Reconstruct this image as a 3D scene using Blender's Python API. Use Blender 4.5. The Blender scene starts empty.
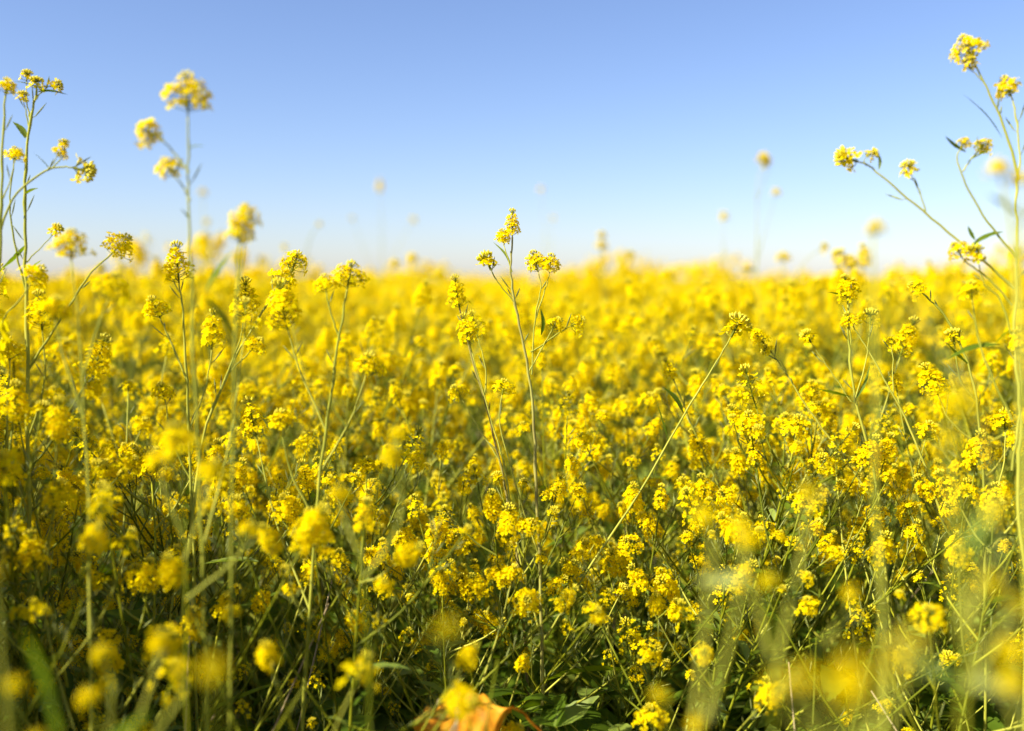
import bpy, math, random
import numpy as np
from mathutils import Vector, Matrix, Quaternion

# ------------------------------------------------------------------ camera, sky, sun, exposure
scene = bpy.context.scene
COL = scene.collection
W, H = 1024, 731
LENS, SENSOR = 35.0, 36.0
FPX = W * LENS / SENSOR
CAM_H = 0.93
HORIZON_Y = 281.0
PITCH = math.atan((H / 2 - HORIZON_Y) / FPX)

cam_data = bpy.data.cameras.new('camera')
cam_data.lens = LENS
cam_data.sensor_width = SENSOR
cam_data.clip_start = 0.02
cam_data.clip_end = 3000
cam_data.dof.use_dof = True
cam_data.dof.focus_distance = 1.38
cam_data.dof.aperture_fstop = 1.62
cam = bpy.data.objects.new('camera', cam_data)
COL.objects.link(cam)
cam.location = (0, 0, CAM_H)
cam.rotation_euler = (math.pi / 2 - PITCH, 0, 0)
scene.camera = cam

SUN_EL = math.radians(38)
SUN_AZ = math.atan2(-0.90, -0.44)          # clockwise from +Y: behind the camera, to its left
sun_dir = Vector((math.sin(SUN_AZ) * math.cos(SUN_EL), math.cos(SUN_AZ) * math.cos(SUN_EL), math.sin(SUN_EL)))
world = bpy.data.worlds.new('World')
scene.world = world
world.use_nodes = True
wn = world.node_tree
bg = wn.nodes['Background']
sky = wn.nodes.new('ShaderNodeTexSky')
sky.sky_type = 'NISHITA'
sky.sun_disc = False
sky.sun_elevation = SUN_EL
sky.sun_rotation = SUN_AZ % (2 * math.pi)
sky.altitude = 100
sky.air_density = 1.0
sky.dust_density = 0.5
sky.ozone_density = 3.0
tint = wn.nodes.new('ShaderNodeMix')
tint.data_type = 'RGBA'
tint.blend_type = 'MULTIPLY'
tint.inputs[0].default_value = 1.0
tint.inputs[7].default_value = (0.955, 0.94, 1.11, 1)
wn.links.new(sky.outputs[0], tint.inputs[6])
wn.links.new(tint.outputs[2], bg.inputs[0])
bg.inputs[1].default_value = 0.073

sun_data = bpy.data.lights.new('sun', 'SUN')
sun_data.energy = 5.0
sun_data.angle = math.radians(0.53)
sun_data.color = (1.0, 0.93, 0.82)
sun = bpy.data.objects.new('sun', sun_data)
COL.objects.link(sun)
sun.rotation_euler = sun_dir.to_track_quat('Z', 'Y').to_euler()
sun.location = sun_dir * 50

scene.view_settings.view_transform = 'Standard'
scene.view_settings.look = 'None'
scene.view_settings.gamma = 1.0
scene.view_settings.exposure = 1.17
scene.view_settings.use_curve_mapping = False
scene.render.engine = 'CYCLES'
scene.cycles.use_denoising = True
scene.cycles.max_bounces = 7
scene.cycles.diffuse_bounces = 4
scene.cycles.transmission_bounces = 4
scene.cycles.use_adaptive_sampling = True
scene.cycles.adaptive_threshold = 0.015
scene.cycles.sample_clamp_indirect = 6

rng = random.Random(7)
R3 = cam.rotation_euler.to_matrix()


def px(x, y, d):
    """the point of the place that lies d metres deep along the lens axis at picture position x, y"""
    v = Vector(((x - W / 2) / FPX, (H / 2 - y) / FPX, -1.0)) * d
    return R3 @ v + Vector((0, 0, CAM_H))


def to_px(p):
    q = R3.transposed() @ (Vector(p) - Vector((0, 0, CAM_H)))
    return (W / 2 + FPX * q.x / -q.z, H / 2 - FPX * q.y / -q.z, -q.z)


# ------------------------------------------------------------------ materials
def new_mat(name):
    m = bpy.data.materials.new(name)
    m.use_nodes = True
    nt = m.node_tree
    for n in list(nt.nodes):
        nt.nodes.remove(n)
    return m, nt, nt.nodes.new('ShaderNodeOutputMaterial')


def ramp(nt, stops):
    r = nt.nodes.new('ShaderNodeValToRGB')
    el = r.color_ramp.elements
    while len(el) < len(stops):
        el.new(0.5)
    for e, (p, c) in zip(el, stops):
        e.position = p
        e.color = (*c, 1)
    return r


def leafy(name, stops, trans, tfac, rough=0.55, spec=0.3, noise_scale=60.0, island=True, noise_amt=0.5):
    """thin plant tissue: a reflecting face, light passing through it, colour differing from piece to piece"""
    m, nt, out = new_mat(name)
    geo = nt.nodes.new('ShaderNodeNewGeometry')
    inf = nt.nodes.new('ShaderNodeObjectInfo')
    tex = nt.nodes.new('ShaderNodeTexCoord')
    noi = nt.nodes.new('ShaderNodeTexNoise')
    noi.inputs['Scale'].default_value = noise_scale
    noi.inputs['Detail'].default_value = 3
    nt.links.new(tex.outputs['Object'], noi.inputs['Vector'])
    mix = nt.nodes.new('ShaderNodeMix')
    mix.data_type = 'FLOAT'
    mix.inputs[0].default_value = noise_amt
    if island:
        add = nt.nodes.new('ShaderNodeMath')
        add.operation = 'ADD'
        nt.links.new(geo.outputs['Random Per Island'], add.inputs[0])
        nt.links.new(inf.outputs['Random'], add.inputs[1])
        fr = nt.nodes.new('ShaderNodeMath')
        fr.operation = 'FRACT'
        nt.links.new(add.outputs[0], fr.inputs[0])
        nt.links.new(fr.outputs[0], mix.inputs[2])
    else:
        nt.links.new(inf.outputs['Random'], mix.inputs[2])
    nt.links.new(noi.outputs[0], mix.inputs[3])
    r = ramp(nt, stops)
    nt.links.new(mix.outputs[0], r.inputs[0])
    p = nt.nodes.new('ShaderNodeBsdfPrincipled')
    p.inputs['Roughness'].default_value = rough
    p.inputs['Specular IOR Level'].default_value = spec
    nt.links.new(r.outputs[0], p.inputs['Base Color'])
    if tfac > 0:
        t = nt.nodes.new('ShaderNodeBsdfTranslucent')
        mul = nt.nodes.new('ShaderNodeMix')
        mul.data_type = 'RGBA'
        mul.blend_type = 'MULTIPLY'
        mul.inputs[0].default_value = 1.0
        nt.links.new(r.outputs[0], mul.inputs[6])
        mul.inputs[7].default_value = (*trans, 1)
        nt.links.new(mul.outputs[2], t.inputs['Color'])
        ms = nt.nodes.new('ShaderNodeMixShader')
        ms.inputs[0].default_value = tfac
        nt.links.new(p.outputs[0], ms.inputs[1])
        nt.links.new(t.outputs[0], ms.inputs[2])
        nt.links.new(ms.outputs[0], out.inputs[0])
    else:
        nt.links.new(p.outputs[0], out.inputs[0])
    return m


M_PETAL = leafy('yellow_petal', [(0.0, (0.88, 0.59, 0.001)), (0.3, (0.93, 0.715, 0.002)), (0.75, (0.94, 0.79, 0.004)), (1.0, (0.95, 0.85, 0.03))],
                (1.05, 1.05, 0.4), 0.55, rough=0.7, spec=0.0, noise_scale=90)
M_BUD = leafy('green_bud', [(0.0, (0.30, 0.23, 0.02)), (0.3, (0.55, 0.48, 0.02)), (0.7, (0.78, 0.63, 0.015)), (1.0, (0.45, 0.47, 0.04))],
              (1, 1, 0.5), 0.0, noise_scale=200)
M_STEM = leafy('green_stem', [(0.0, (0.04, 0.055, 0.002)), (0.4, (0.11, 0.13, 0.004)), (0.8, (0.32, 0.32, 0.015)), (1.0, (0.24, 0.16, 0.025))],
               (1, 1, 0.5), 0.0, rough=0.55, spec=0.12, noise_scale=22, noise_amt=0.6)
M_STEM_PALE = leafy('pale_stem', [(0.0, (0.14, 0.15, 0.015)), (0.4, (0.28, 0.29, 0.03)), (0.8, (0.46, 0.44, 0.06)), (1.0, (0.30, 0.22, 0.06))],
               (1, 1, 0.5), 0.0, rough=0.55, spec=0.12, noise_scale=22, noise_amt=0.7)
M_STEM_BROWN = leafy('brown_stem', [(0.25, (0.16, 0.11, 0.035)), (0.5, (0.28, 0.25, 0.06)), (0.75, (0.36, 0.36, 0.07))],
                     (1, 1, 0.5), 0.0, rough=0.55, spec=0.15, noise_scale=14, noise_amt=0.8)
M_LEAF = leafy('green_leaf', [(0.0, (0.040, 0.075, 0.004)), (0.5, (0.085, 0.14, 0.008)), (1.0, (0.17, 0.22, 0.014))],
               (2.4, 2.2, 0.5), 0.4, rough=0.55, spec=0.14, noise_scale=45, noise_amt=0.45)
M_LEAF_BRIGHT = leafy('bright_leaf', [(0.0, (0.16, 0.24, 0.03)), (1.0, (0.28, 0.34, 0.05))],
                      (1.6, 1.7, 0.6), 0.4, rough=0.4, spec=0.45, noise_scale=40)
M_LEAF_PALE = leafy('pale_leaf', [(0.0, (0.32, 0.36, 0.08)), (1.0, (0.44, 0.46, 0.13))],
                    (1.2, 1.2, 0.6), 0.3, rough=0.45, spec=0.4, noise_scale=30)
M_POD = leafy('seed_pod', [(0.0, (0.10, 0.09, 0.025)), (0.5, (0.17, 0.20, 0.04)), (1.0, (0.28, 0.30, 0.07))],
              (1, 1, 0.5), 0.0, noise_scale=40)
M_DRY = leafy('dry_straw', [(0.0, (0.22, 0.16, 0.07)), (1.0, (0.42, 0.34, 0.17))], (1, 1, 0.6), 0.0, noise_scale=30)
M_ORANGE = leafy('withered_tissue', [(0.25, (0.35, 0.14, 0.015)), (0.38, (0.66, 0.22, 0.010)), (0.55, (0.80, 0.36, 0.015)), (0.72, (0.50, 0.42, 0.04))],
                 (1.2, 1.0, 0.6), 0.3, rough=0.55, spec=0.2, noise_scale=48, island=False, noise_amt=0.98)
MATS = [M_PETAL, M_BUD, M_STEM, M_LEAF, M_POD, M_DRY, M_STEM_BROWN, M_LEAF_BRIGHT, M_LEAF_PALE, M_ORANGE, M_STEM_PALE]
PETAL, BUD, STEM, LEAF, POD, DRY, BROWN, BRIGHT, PALE, ORANGE, PSTEM = range(11)


# ------------------------------------------------------------------ mesh building
class MB:
    def __init__(self):
        self.v, self.f, self.m = [], [], []

    def add(self, other, mat):
        n = len(self.v)
        self.v += [mat @ Vector(p) for p in other.v]
        self.f += [tuple(i + n for i in f) for f in other.f]
        self.m += other.m

    def tube(self, pts, radii, mi, sides=6, cap=True):
        n0 = len(self.v)
        k = len(pts)
        ref = Vector((0.31, 0.88, 0.36))
        for i, p in enumerate(pts):
            t = (pts[min(i + 1, k - 1)] - pts[max(i - 1, 0)])
            t = t.normalized() if t.length > 1e-9 else Vector((0, 0, 1))
            a = t.cross(ref)
            if a.length < 1e-3:
                a = t.cross(Vector((1, 0, 0)))
            a.normalize()
            b = t.cross(a)
            for s in range(sides):
                w = 2 * math.pi * s / sides
                self.v.append(p + (a * math.cos(w) + b * math.sin(w)) * radii[i])
        for i in range(k - 1):
            for s in range(sides):
                q = (s + 1) % sides
                self.f.append((n0 + i * sides + s, n0 + i * sides + q, n0 + (i + 1) * sides + q, n0 + (i + 1) * sides + s))
                self.m.append(mi)
        if cap:
            self.f.append(tuple(n0 + (k - 1) * sides + s for s in range(sides)))
            self.m.append(mi)

    def spindle(self, base, axis, length, rad, mi, sides=5, prof=((0.0, 0.35), (0.35, 1.0), (0.75, 0.8), (1.0, 0.12))):
        axis = axis.normalized()
        self.tube([base + axis * (length * t) for t, _ in prof], [rad * r for _, r in prof], mi, sides)

    def blade(self, spine, widths, side, mi, fold=0.25, wave=0.0):
        """a leaf: a strip along spine, folded a little along its midrib"""
        n0 = len(self.v)
        k = len(spine)
        for i, p in enumerate(spine):
            t = (spine[min(i + 1, k - 1)] - spine[max(i - 1, 0)]).normalized()
            s = (side - t * side.dot(t)).normalized()
            nrm = s.cross(t)
            w = widths[i]
            wv = wave * math.sin(i * 2.1) * w
            self.v += [p - s * w + nrm * (w * fold + wv), p, p + s * w + nrm * (w * fold - wv)]
        for i in range(k - 1):
            a = n0 + 3 * i
            self.f += [(a, a + 1, a + 4, a + 3), (a + 1, a + 2, a + 5, a + 4)]
            self.m += [mi, mi]

    def mesh(self, name):
        me = bpy.data.meshes.new(name)
        me.from_pydata([tuple(p) for p in self.v], [], self.f)
        used = sorted(set(self.m))
        for u in used:
            me.materials.append(MATS[u])
        idx = {u: i for i, u in enumerate(used)}
        me.polygons.foreach_set('material_index', [idx[u] for u in self.m])
        me.polygons.foreach_set('use_smooth', [True] * len(self.f))
        me.update()
        return me

    def only(self, pick):
        """the faces whose material is in pick, as a builder of its own"""
        o = MB()
        keep = [i for i, m in enumerate(self.m) if m in pick]
        remap = {}
        for i in keep:
            f = []
            for j in self.f[i]:
                if j not in remap:
                    remap[j] = len(o.v)
                    o.v.append(self.v[j])
                f.append(remap[j])
            o.f.append(tuple(f))
            o.m.append(self.m[i])
        return o


def spline(pts, n):
    """smooth curve through pts"""
    p = [pts[0] * 2 - pts[1]] + list(pts) + [pts[-1] * 2 - pts[-2]]
    out = []
    segs = len(pts) - 1
    for s in range(segs):
        a, b, c, d = p[s:s + 4]
        for i in range(n):
            t = i / n
            out.append(0.5 * ((2 * b) + (c - a) * t + (2 * a - 5 * b + 4 * c - d) * t * t + (3 * b - a - 3 * c + d) * t ** 3))
    out.append(pts[-1].copy())
    return out


def frame_to(axis, spin=0.0):
    q = Vector((0, 0, 1)).rotation_difference(axis.normalized())
    return q.to_matrix().to_4x4() @ Matrix.Rotation(spin, 4, 'Z')


def flower_mb(r, size=0.0055, detail=True):
    """a four-petalled flower facing +Z"""
    mb = MB()
    cup = r.uniform(0.05, 0.45)
    for k in range(4):
        w = k * math.pi / 2 + r.uniform(-0.2, 0.2)
        d = Vector((math.cos(w), math.sin(w), 0))
        s = Vector((-math.sin(w), math.cos(w), 0))
        L = size * r.uniform(0.85, 1.15)
        wd = L * r.uniform(0.40, 0.52)
        droop = r.uniform(-0.35, 0.25)
        z = lambda t: L * (cup * t + droop * t * t)
        n0 = len(mb.v)
        rows = ((0.08, 0.12), (0.5, 0.72), (0.85, 1.0), (1.03, 0.55)) if detail else ((0.08, 0.2), (0.65, 1.0), (1.0, 0.6))
        for t, wv in rows:
            mb.v += [d * (L * t) - s * (wd * wv) + Vector((0, 0, z(t) + wd * 0.12 * wv)), d * (L * t) + s * (wd * wv) + Vector((0, 0, z(t) + wd * 0.12 * wv))]
        for i in range(len(rows) - 1):
            a = n0 + 2 * i
            mb.f.append((a, a + 1, a + 3, a + 2))
            mb.m.append(PETAL)
    if detail:
        for k in range(3):
            w = r.uniform(0, 6.28)
            mb.spindle(Vector((0, 0, -0.001)), Vector((math.cos(w) * 0.3, math.sin(w) * 0.3, 1)), size * 0.7, size * 0.11, PETAL, 3, ((0, 0.4), (0.7, 0.5), (0.85, 1.0), (1.0, 0.4)))
    return mb


def raceme(seed, length, rad, n_open, n_bud, detail=True, fsize=0.0050):
    """a flower head with its base at the origin and its axis up: open flowers round the axis, buds at the tip"""
    r = random.Random(seed)
    mb = MB()
    bend = Vector((r.uniform(-1, 1), r.uniform(-1, 1), 0)) * length * 0.12
    ax = lambda t: Vector((0, 0, length * t)) + bend * t * t
    mb.tube([ax(0), ax(0.35), ax(0.7), ax(1.0)], [0.0012, 0.0011, 0.0009, 0.0006], STEM, 4)
    ga = 2.39996
    ph = r.uniform(0, 6.28)
    for i in range(n_open):
        if r.random() < 0.14:
            continue
        t = (i + 0.5) / n_open
        a = ph + ga * i + r.uniform(-0.25, 0.25)
        o = Vector((math.cos(a), math.sin(a), 0))
        z0 = max(0.0, 0.05 + 0.8 * t)
        rr = rad * (1 - 0.62 * t ** 1.6) * r.uniform(0.6, 1.22)
        start = ax(z0 - 0.05 if z0 > 0.05 else 0)
        end = ax(z0) + o * rr + Vector((0, 0, 0.5 * rr * r.uniform(0.3, 0.9)))
        mb.tube([start, (start + end) / 2 + Vector((0, 0, -0.001)), end], [0.0004, 0.0004, 0.0005], STEM, 3, False)
        nrm = (o * (1.15 - 0.75 * t) + Vector((0, 0, 0.35 + 0.8 * t)) + Vector((r.uniform(-.3, .3), r.uniform(-.3, .3), r.uniform(-.3, .3)))).normalized()
        mb.add(flower_mb(r, fsize * r.uniform(0.85, 1.1), detail), Matrix.Translation(end) @ frame_to(nrm, r.uniform(0, 6)))
        if detail:
            mb.spindle(end - nrm * 0.0025, nrm, 0.003, 0.0011, BUD, 4)
    tip = ax(1.0)
    for i in range(n_bud):
        t = math.sqrt((i + 0.5) / n_bud)
        a = ga * i
        o = Vector((math.cos(a), math.sin(a), 0))
        br = min(0.007, 0.0016 * math.sqrt(n_bud))
        p = tip + o * (br * t) + Vector((0, 0, 0.004 * (1 - t * t) - 0.001))
        dirn = (o * t * 0.8 + Vector((0, 0, 1))).normalized()
        mb.tube([ax(0.85), p], [0.0004, 0.0004], STEM, 3, False)
        mb.spindle(p, dirn, r.uniform(0.0032, 0.0046), r.uniform(0.0010, 0.0014), BUD, 5 if detail else 4)
    return mb


HEAD_KINDS = {          # kind: (length, radius, open flowers, buds)
    'dome': (0.021, 0.0165, 28, 10),
    'big': (0.031, 0.0205, 44, 12),
    'spike': (0.047, 0.0150, 50, 14),
    'loose': (0.036, 0.0180, 15, 9),
    'spray': (0.052, 0.0215, 22, 12),
    'bud': (0.012, 0.0085, 7, 24),
}
HEADS, HEADS_LOW, HEAD_MESH, PETAL_MESH, BUD_MESH = {}, {}, {}, {}, {}
for kind, (ln, ra, no, nb) in HEAD_KINDS.items():
    HEADS[kind] = [raceme(hash_seed, ln, ra, no, nb) for hash_seed in range(11, 15)]
    HEADS_LOW[kind] = [raceme(hash_seed, ln, ra, max(6, int(no * 0.8)), max(4, nb // 2), False, 0.0070) for hash_seed in range(31, 33)]
    HEAD_MESH[kind] = [m.mesh('flower_head_' + kind) for m in HEADS[kind]]
    PETAL_MESH[kind] = [m.only((PETAL, STEM)).mesh('open_flowers_' + kind) for m in HEADS[kind]]
    BUD_MESH[kind] = [m.only((BUD,)).mesh('buds_' + kind) for m in HEADS[kind]]


# ------------------------------------------------------------------ leaves, pods
def lance_leaf(mb, base, direction, length, width, mi, r, droop=0.5, n=8, serr=0.12):
    """slender pointed leaf from base, bending down"""
    direction = direction.normalized()
    up = Vector((0, 0, 1))
    side = direction.cross(up)
    if side.length < 1e-3:
        side = Vector((1, 0, 0))
    side.normalize()
    side = Quaternion(direction, r.uniform(-0.7, 0.7)) @ side
    spine, wd = [], []
    for i in range(n + 1):
        t = i / n
        spine.append(base + direction * (length * t) - up * (droop * length * t * t) + side * (length * 0.06 * math.sin(t * 4)))
        w = width * 0.5 * (math.sin(math.pi * min(1, t * 0.97 + 0.03)) ** 0.8) * (1.15 - 0.5 * t)
        wd.append(max(width * 0.03, w * (1 + serr * (-1) ** i)))
    mb.blade(spine, wd, side, mi, 0.3, 0.06)


def lobed_leaf(mb, base, direction, length, width, mi, r, droop=0.6):
    """broad basal mustard leaf: stalk, small side lobes and a large wavy end lobe"""
    direction = direction.normalized()
    up = Vector((0, 0, 1))
    side = direction.cross(up)
    side = side.normalized() if side.length > 1e-3 else Vector((1, 0, 0))
    side = Quaternion(direction, r.uniform(-0.6, 0.6)) @ side
    prof = ((0, .04), (.12, .05), (.2, .26), (.27, .1), (.33, .42), (.40, .16), (.46, .6), (.55, .98), (.63, .86), (.71, 1.0), (.79, .78), (.87, .74), (.94, .4), (1.0, .06))
    spine = [base + direction * (length * t) - up * (droop * length * t * t) + side * (0.05 * length * math.sin(5 * t)) for t, _ in prof]
    mb.blade(spine, [width * 0.5 * w * r.uniform(0.85, 1.15) for _, w in prof], side, mi, 0.22, 0.12)


def pods_along(mb, pts, r, n, lo=0.35, hi=0.95, length=0.018):
    """slender seed pods held up along a branch"""
    k = len(pts) - 1
    for i in range(n):
        t = r.uniform(lo, hi) * k
        j = min(int(t), k - 1)
        p = pts[j].lerp(pts[j + 1], t - j)
        tan = (pts[j + 1] - pts[j]).normalized()
        o = Vector((r.uniform(-1, 1), r.uniform(-1, 1), r.uniform(-0.2, 0.4)))
        o = (o - tan * o.dot(tan)).normalized()
        d = (tan * r.uniform(0.6, 1.2) + o).normalized()
        L = length * r.uniform(0.6, 1.3)
        q = p + d * L * 0.3
        d2 = (d + Vector((0, 0, 0.5))).normalized()
        mb.tube([p, q, q + d2 * L * 0.2, q + d2 * L * 0.6, q + d2 * L], [0.0004, 0.0005, 0.0010, 0.0010, 0.0002], POD, 4)


# ------------------------------------------------------------------ objects
def link(name, data, parent=None, matrix=None):
    o = bpy.data.objects.new(name, data)
    COL.objects.link(o)
    if parent is not None:
        o.parent = parent
    if matrix is not None:
        o.matrix_local = matrix
    return o


def empty(name, loc, label, cat, group=None):
    o = bpy.data.objects.new(name, None)
    o.empty_display_size = 0.05
    COL.objects.link(o)
    o.location = loc
    o['label'] = label
    o['category'] = cat
    if group:
        o['group'] = group
    return o


HEAD_SCALE = 1.45


def place_head(parent, p, axis, kind, scale, r, split=True, spin=None):
    """a flower head as a part; where one can see them, its buds are a sub-part"""
    i = r.randrange(4)
    scale *= HEAD_SCALE
    mat = Matrix.Translation(p) @ frame_to(axis, r.uniform(0, 6.28) if spin is None else spin) @ Matrix.Diagonal((scale, scale, scale * r.uniform(0.9, 1.12), 1))
    if split:
        h = link('flower_head', PETAL_MESH[kind][i], parent, mat)
        link('buds', BUD_MESH[kind][i], h)
    else:
        h = link('flower_head', HEAD_MESH[kind][i], parent, mat)
    return h


# ------------------------------------------------------------------ setting: ground
def build_ground():
    m, nt, out = new_mat('soil')
    tex = nt.nodes.new('ShaderNodeTexCoord')
    n1 = nt.nodes.new('ShaderNodeTexNoise')
    n1.inputs['Scale'].default_value = 9
    n1.inputs['Detail'].default_value = 10
    nt.links.new(tex.outputs['Object'], n1.inputs['Vector'])
    r = ramp(nt, [(0.3, (0.025, 0.020, 0.010)), (0.55, (0.055, 0.042, 0.022)), (0.75, (0.10, 0.08, 0.045))])
    nt.links.new(n1.outputs[0], r.inputs[0])
    p = nt.nodes.new('ShaderNodeBsdfPrincipled')
    p.inputs['Roughness'].default_value = 0.95
    p.inputs['Specular IOR Level'].default_value = 0.1
    nt.links.new(r.outputs[0], p.inputs['Base Color'])
    bump = nt.nodes.new('ShaderNodeBump')
    bump.inputs['Strength'].default_value = 0.9
    bump.inputs['Distance'].default_value = 0.03
    nt.links.new(n1.outputs[0], bump.inputs['Height'])
    nt.links.new(bump.outputs[0], p.inputs['Normal'])
    nt.links.new(p.outputs[0], out.inputs[0])
    me = bpy.data.meshes.new('ground')
    n = 70
    R = 1500.0
    vs, fs = [], []
    g = lambda u: math.copysign(abs(u) ** 3.2 * R, u)
    for i in range(n + 1):
        for j in range(n + 1):
            x, y = g(2 * i / n - 1), g(2 * j / n - 1)
            near = max(0.0, 1 - math.hypot(x, y - 2) / 30)
            vs.append((x, y, near * (0.012 * math.sin(x * 7.3 + 1) + 0.012 * math.sin(y * 6.1 + x * 2))))
    for i in range(n):
        for j in range(n):
            a = i * (n + 1) + j
            fs.append((a, a + n + 1, a + n + 2, a + 1))
    me.from_pydata(vs, [], fs)
    me.materials.append(m)
    o = link('ground', me)
    o['kind'] = 'structure'
    return o


build_ground()


# ------------------------------------------------------------------ a whole plant's skeleton, used by the row plants and the far field
def plant_skeleton(seed, height, n_branch, spread=0.5, low=0.35, lo_len=0.75, thick=1.0):
    """main stem and branches as curves: [(points, radii, head kind, head scale)]"""
    r = random.Random(seed)
    lean = Vector((r.uniform(-1, 1), r.uniform(-1, 1), 0)) * height * 0.09
    wob = Vector((r.uniform(-1, 1), r.uniform(-1, 1), 0)) * height * 0.03
    ms = lambda t: Vector((0, 0, height * t)) + lean * t * t + wob * math.sin(t * 5)
    curves = [([ms(i / 12) for i in range(13)], [0.0036 * (1 - 0.72 * i / 12) + 0.0004 for i in range(13)], r.choice(('spike', 'dome', 'big', 'spike')), r.uniform(0.7, 0.95))]
    a = r.uniform(0, 6.28)
    for i in range(n_branch):
        t = low + (0.93 - low) * (i + r.uniform(0.2, 0.8)) / n_branch
        a += 2.4 + r.uniform(-0.5, 0.5)
        o = Vector((math.cos(a), math.sin(a), 0))
        L = height * (1 - t) * r.uniform(lo_len, 1.1) + height * r.uniform(0.05, 0.12)
        ang = r.uniform(0.35, 0.8) * spread * 2
        p0 = ms(t)
        p3 = p0 + o * (L * math.sin(ang)) + Vector((0, 0, L * math.cos(ang)))
        p1 = p0.lerp(p3, 0.35) + o * L * 0.05 - Vector((0, 0, L * 0.03))
        p2 = p0.lerp(p3, 0.7) + o * L * 0.04
        pts = spline([p0, p1, p2, p3], 3)
        k = len(pts) - 1
        r0 = (0.0017 + 0.0010 * (1 - t)) * thick
        curves.append((pts, [r0 * (1 - 0.6 * j / k) for j in range(k + 1)], r.choice(('dome', 'spike', 'spray', 'loose', 'spike', 'bud', 'big', 'dome')), r.uniform(0.42, 0.92)))
        if L > 0.18 and r.random() < 0.85:                       # a side twig
            j = int(k * r.uniform(0.45, 0.7))
            q0 = pts[j]
            b = a + r.choice((-1, 1)) * r.uniform(0.7, 1.4)
            d = Vector((math.cos(b) * 0.6, math.sin(b) * 0.6, 1)).normalized()
            L2 = L * r.uniform(0.25, 0.45)
            q = spline([q0, q0 + d * L2 * 0.5 + Vector((math.cos(b), math.sin(b), 0)) * L2 * 0.08, q0 + d * L2], 3)
            curves.append((q, [0.0013 * (1 - 0.5 * s / (len(q) - 1)) for s in range(len(q))], r.choice(('dome', 'bud', 'spike', 'loose')), r.uniform(0.5, 0.8)))
    return curves, ms, r


def stem_tube(mb, pts, radii, sides, mi=STEM):
    mb.tube(pts, radii, mi, sides)


def leaves_on(ms, height, r, n_low, n_high):
    """one builder per leaf: broad lobed ones near the ground, slender ones up the stem"""
    out = []
    for i in range(n_low):
        a = r.uniform(0, 6.28)
        d = Vector((math.cos(a), math.sin(a), r.uniform(0.25, 0.9)))
        b = MB()
        L = r.uniform(0.12, 0.23)
        lobed_leaf(b, ms(r.uniform(0.04, 0.42)), d, L, L * r.uniform(0.35, 0.5), LEAF if r.random() < .6 else BRIGHT, r, r.uniform(0.3, 0.9))
        out.append(b)
    for i in range(n_high):
        a = r.uniform(0, 6.28)
        d = Vector((math.cos(a), math.sin(a), r.uniform(0.3, 1.1)))
        b = MB()
        L = r.uniform(0.04, 0.10)
        lance_leaf(b, ms(r.uniform(0.3, 0.85)), d, L, L * r.uniform(0.14, 0.26), LEAF if r.random() < 0.6 else BRIGHT, r, r.uniform(0.1, 0.7))
        out.append(b)
    return out


# ------------------------------------------------------------------ the far field and the plants beside the frame: one mass nobody could count
def geo_scatter(name, sources, pts, rots, scales, picks, mats):
    me = bpy.data.meshes.new(name)
    me.from_pydata([tuple(p) for p in pts], [], [])
    for nm, typ, data in (('rot', 'FLOAT_VECTOR', np.array(rots, dtype=np.float32).ravel()), ('scl', 'FLOAT', np.array(scales, dtype=np.float32)), ('pick', 'INT', np.array(picks, dtype=np.int32))):
        at = me.attributes.new(nm, typ, 'POINT')
        at.data.foreach_set('vector' if typ == 'FLOAT_VECTOR' else 'value', data)
    for m in mats:
        me.materials.append(m)
    o = link(name, me)
    ng = bpy.data.node_groups.new(name + '_nodes', 'GeometryNodeTree')
    ng.interface.new_socket('Geometry', in_out='INPUT', socket_type='NodeSocketGeometry')
    ng.interface.new_socket('Geometry', in_out='OUTPUT', socket_type='NodeSocketGeometry')
    gi, go = ng.nodes.new('NodeGroupInput'), ng.nodes.new('NodeGroupOutput')
    iop = ng.nodes.new('GeometryNodeInstanceOnPoints')
    join = ng.nodes.new('GeometryNodeJoinGeometry')
    for s in reversed(sources):
        oi = ng.nodes.new('GeometryNodeObjectInfo')
        oi.inputs['Object'].default_value = s
        oi.inputs['As Instance'].default_value = False
        gti = ng.nodes.new('GeometryNodeGeometryToInstance')
        ng.links.new(oi.outputs['Geometry'], gti.inputs[0])
        ng.links.new(gti.outputs[0], join.inputs[0])
    ng.links.new(gi.outputs[0], iop.inputs['Points'])
    ng.links.new(join.outputs[0], iop.inputs['Instance'])
    iop.inputs['Pick Instance'].default_value = True

    def attr(nm, typ, sock):
        a = ng.nodes.new('GeometryNodeInputNamedAttribute')
        a.data_type = typ
        a.inputs['Name'].default_value = nm
        ng.links.new(a.outputs['Attribute'], sock)
    attr('pick', 'INT', iop.inputs['Instance Index'])
    attr('rot', 'FLOAT_VECTOR', iop.inputs['Rotation'])
    attr('scl', 'FLOAT', iop.inputs['Scale'])
    ng.links.new(iop.outputs[0], go.inputs[0])
    md = o.modifiers.new('scatter', 'NODES')
    md.node_group = ng
    o['kind'] = 'stuff'
    return o


def merged_plant(seed, height, n_branch, low_heads, leafy_low=3, leafy_high=4):
    curves, ms, r = plant_skeleton(seed, height, n_branch)
    mb = MB()
    for i, (pts, rad, kind, sc) in enumerate(curves):
        stem_tube(mb, pts, rad, 4)
        ax = (pts[-1] - pts[-2]).normalized()
        h = r.choice((HEADS_LOW if low_heads else HEADS)[kind])
        mb.add(h, Matrix.Translation(pts[-1]) @ frame_to(ax, r.uniform(0, 6)) @ Matrix.Scale(sc * HEAD_SCALE * 1.4, 4))
    for b in leaves_on(ms, height, r, leafy_low, leafy_high):
        mb.add(b, Matrix.Identity(4))
    return mb


def in_frame(x, y, margin=0.0):
    return y > 0.15 and abs(x) < y * (W / 2) / FPX + margin


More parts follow.
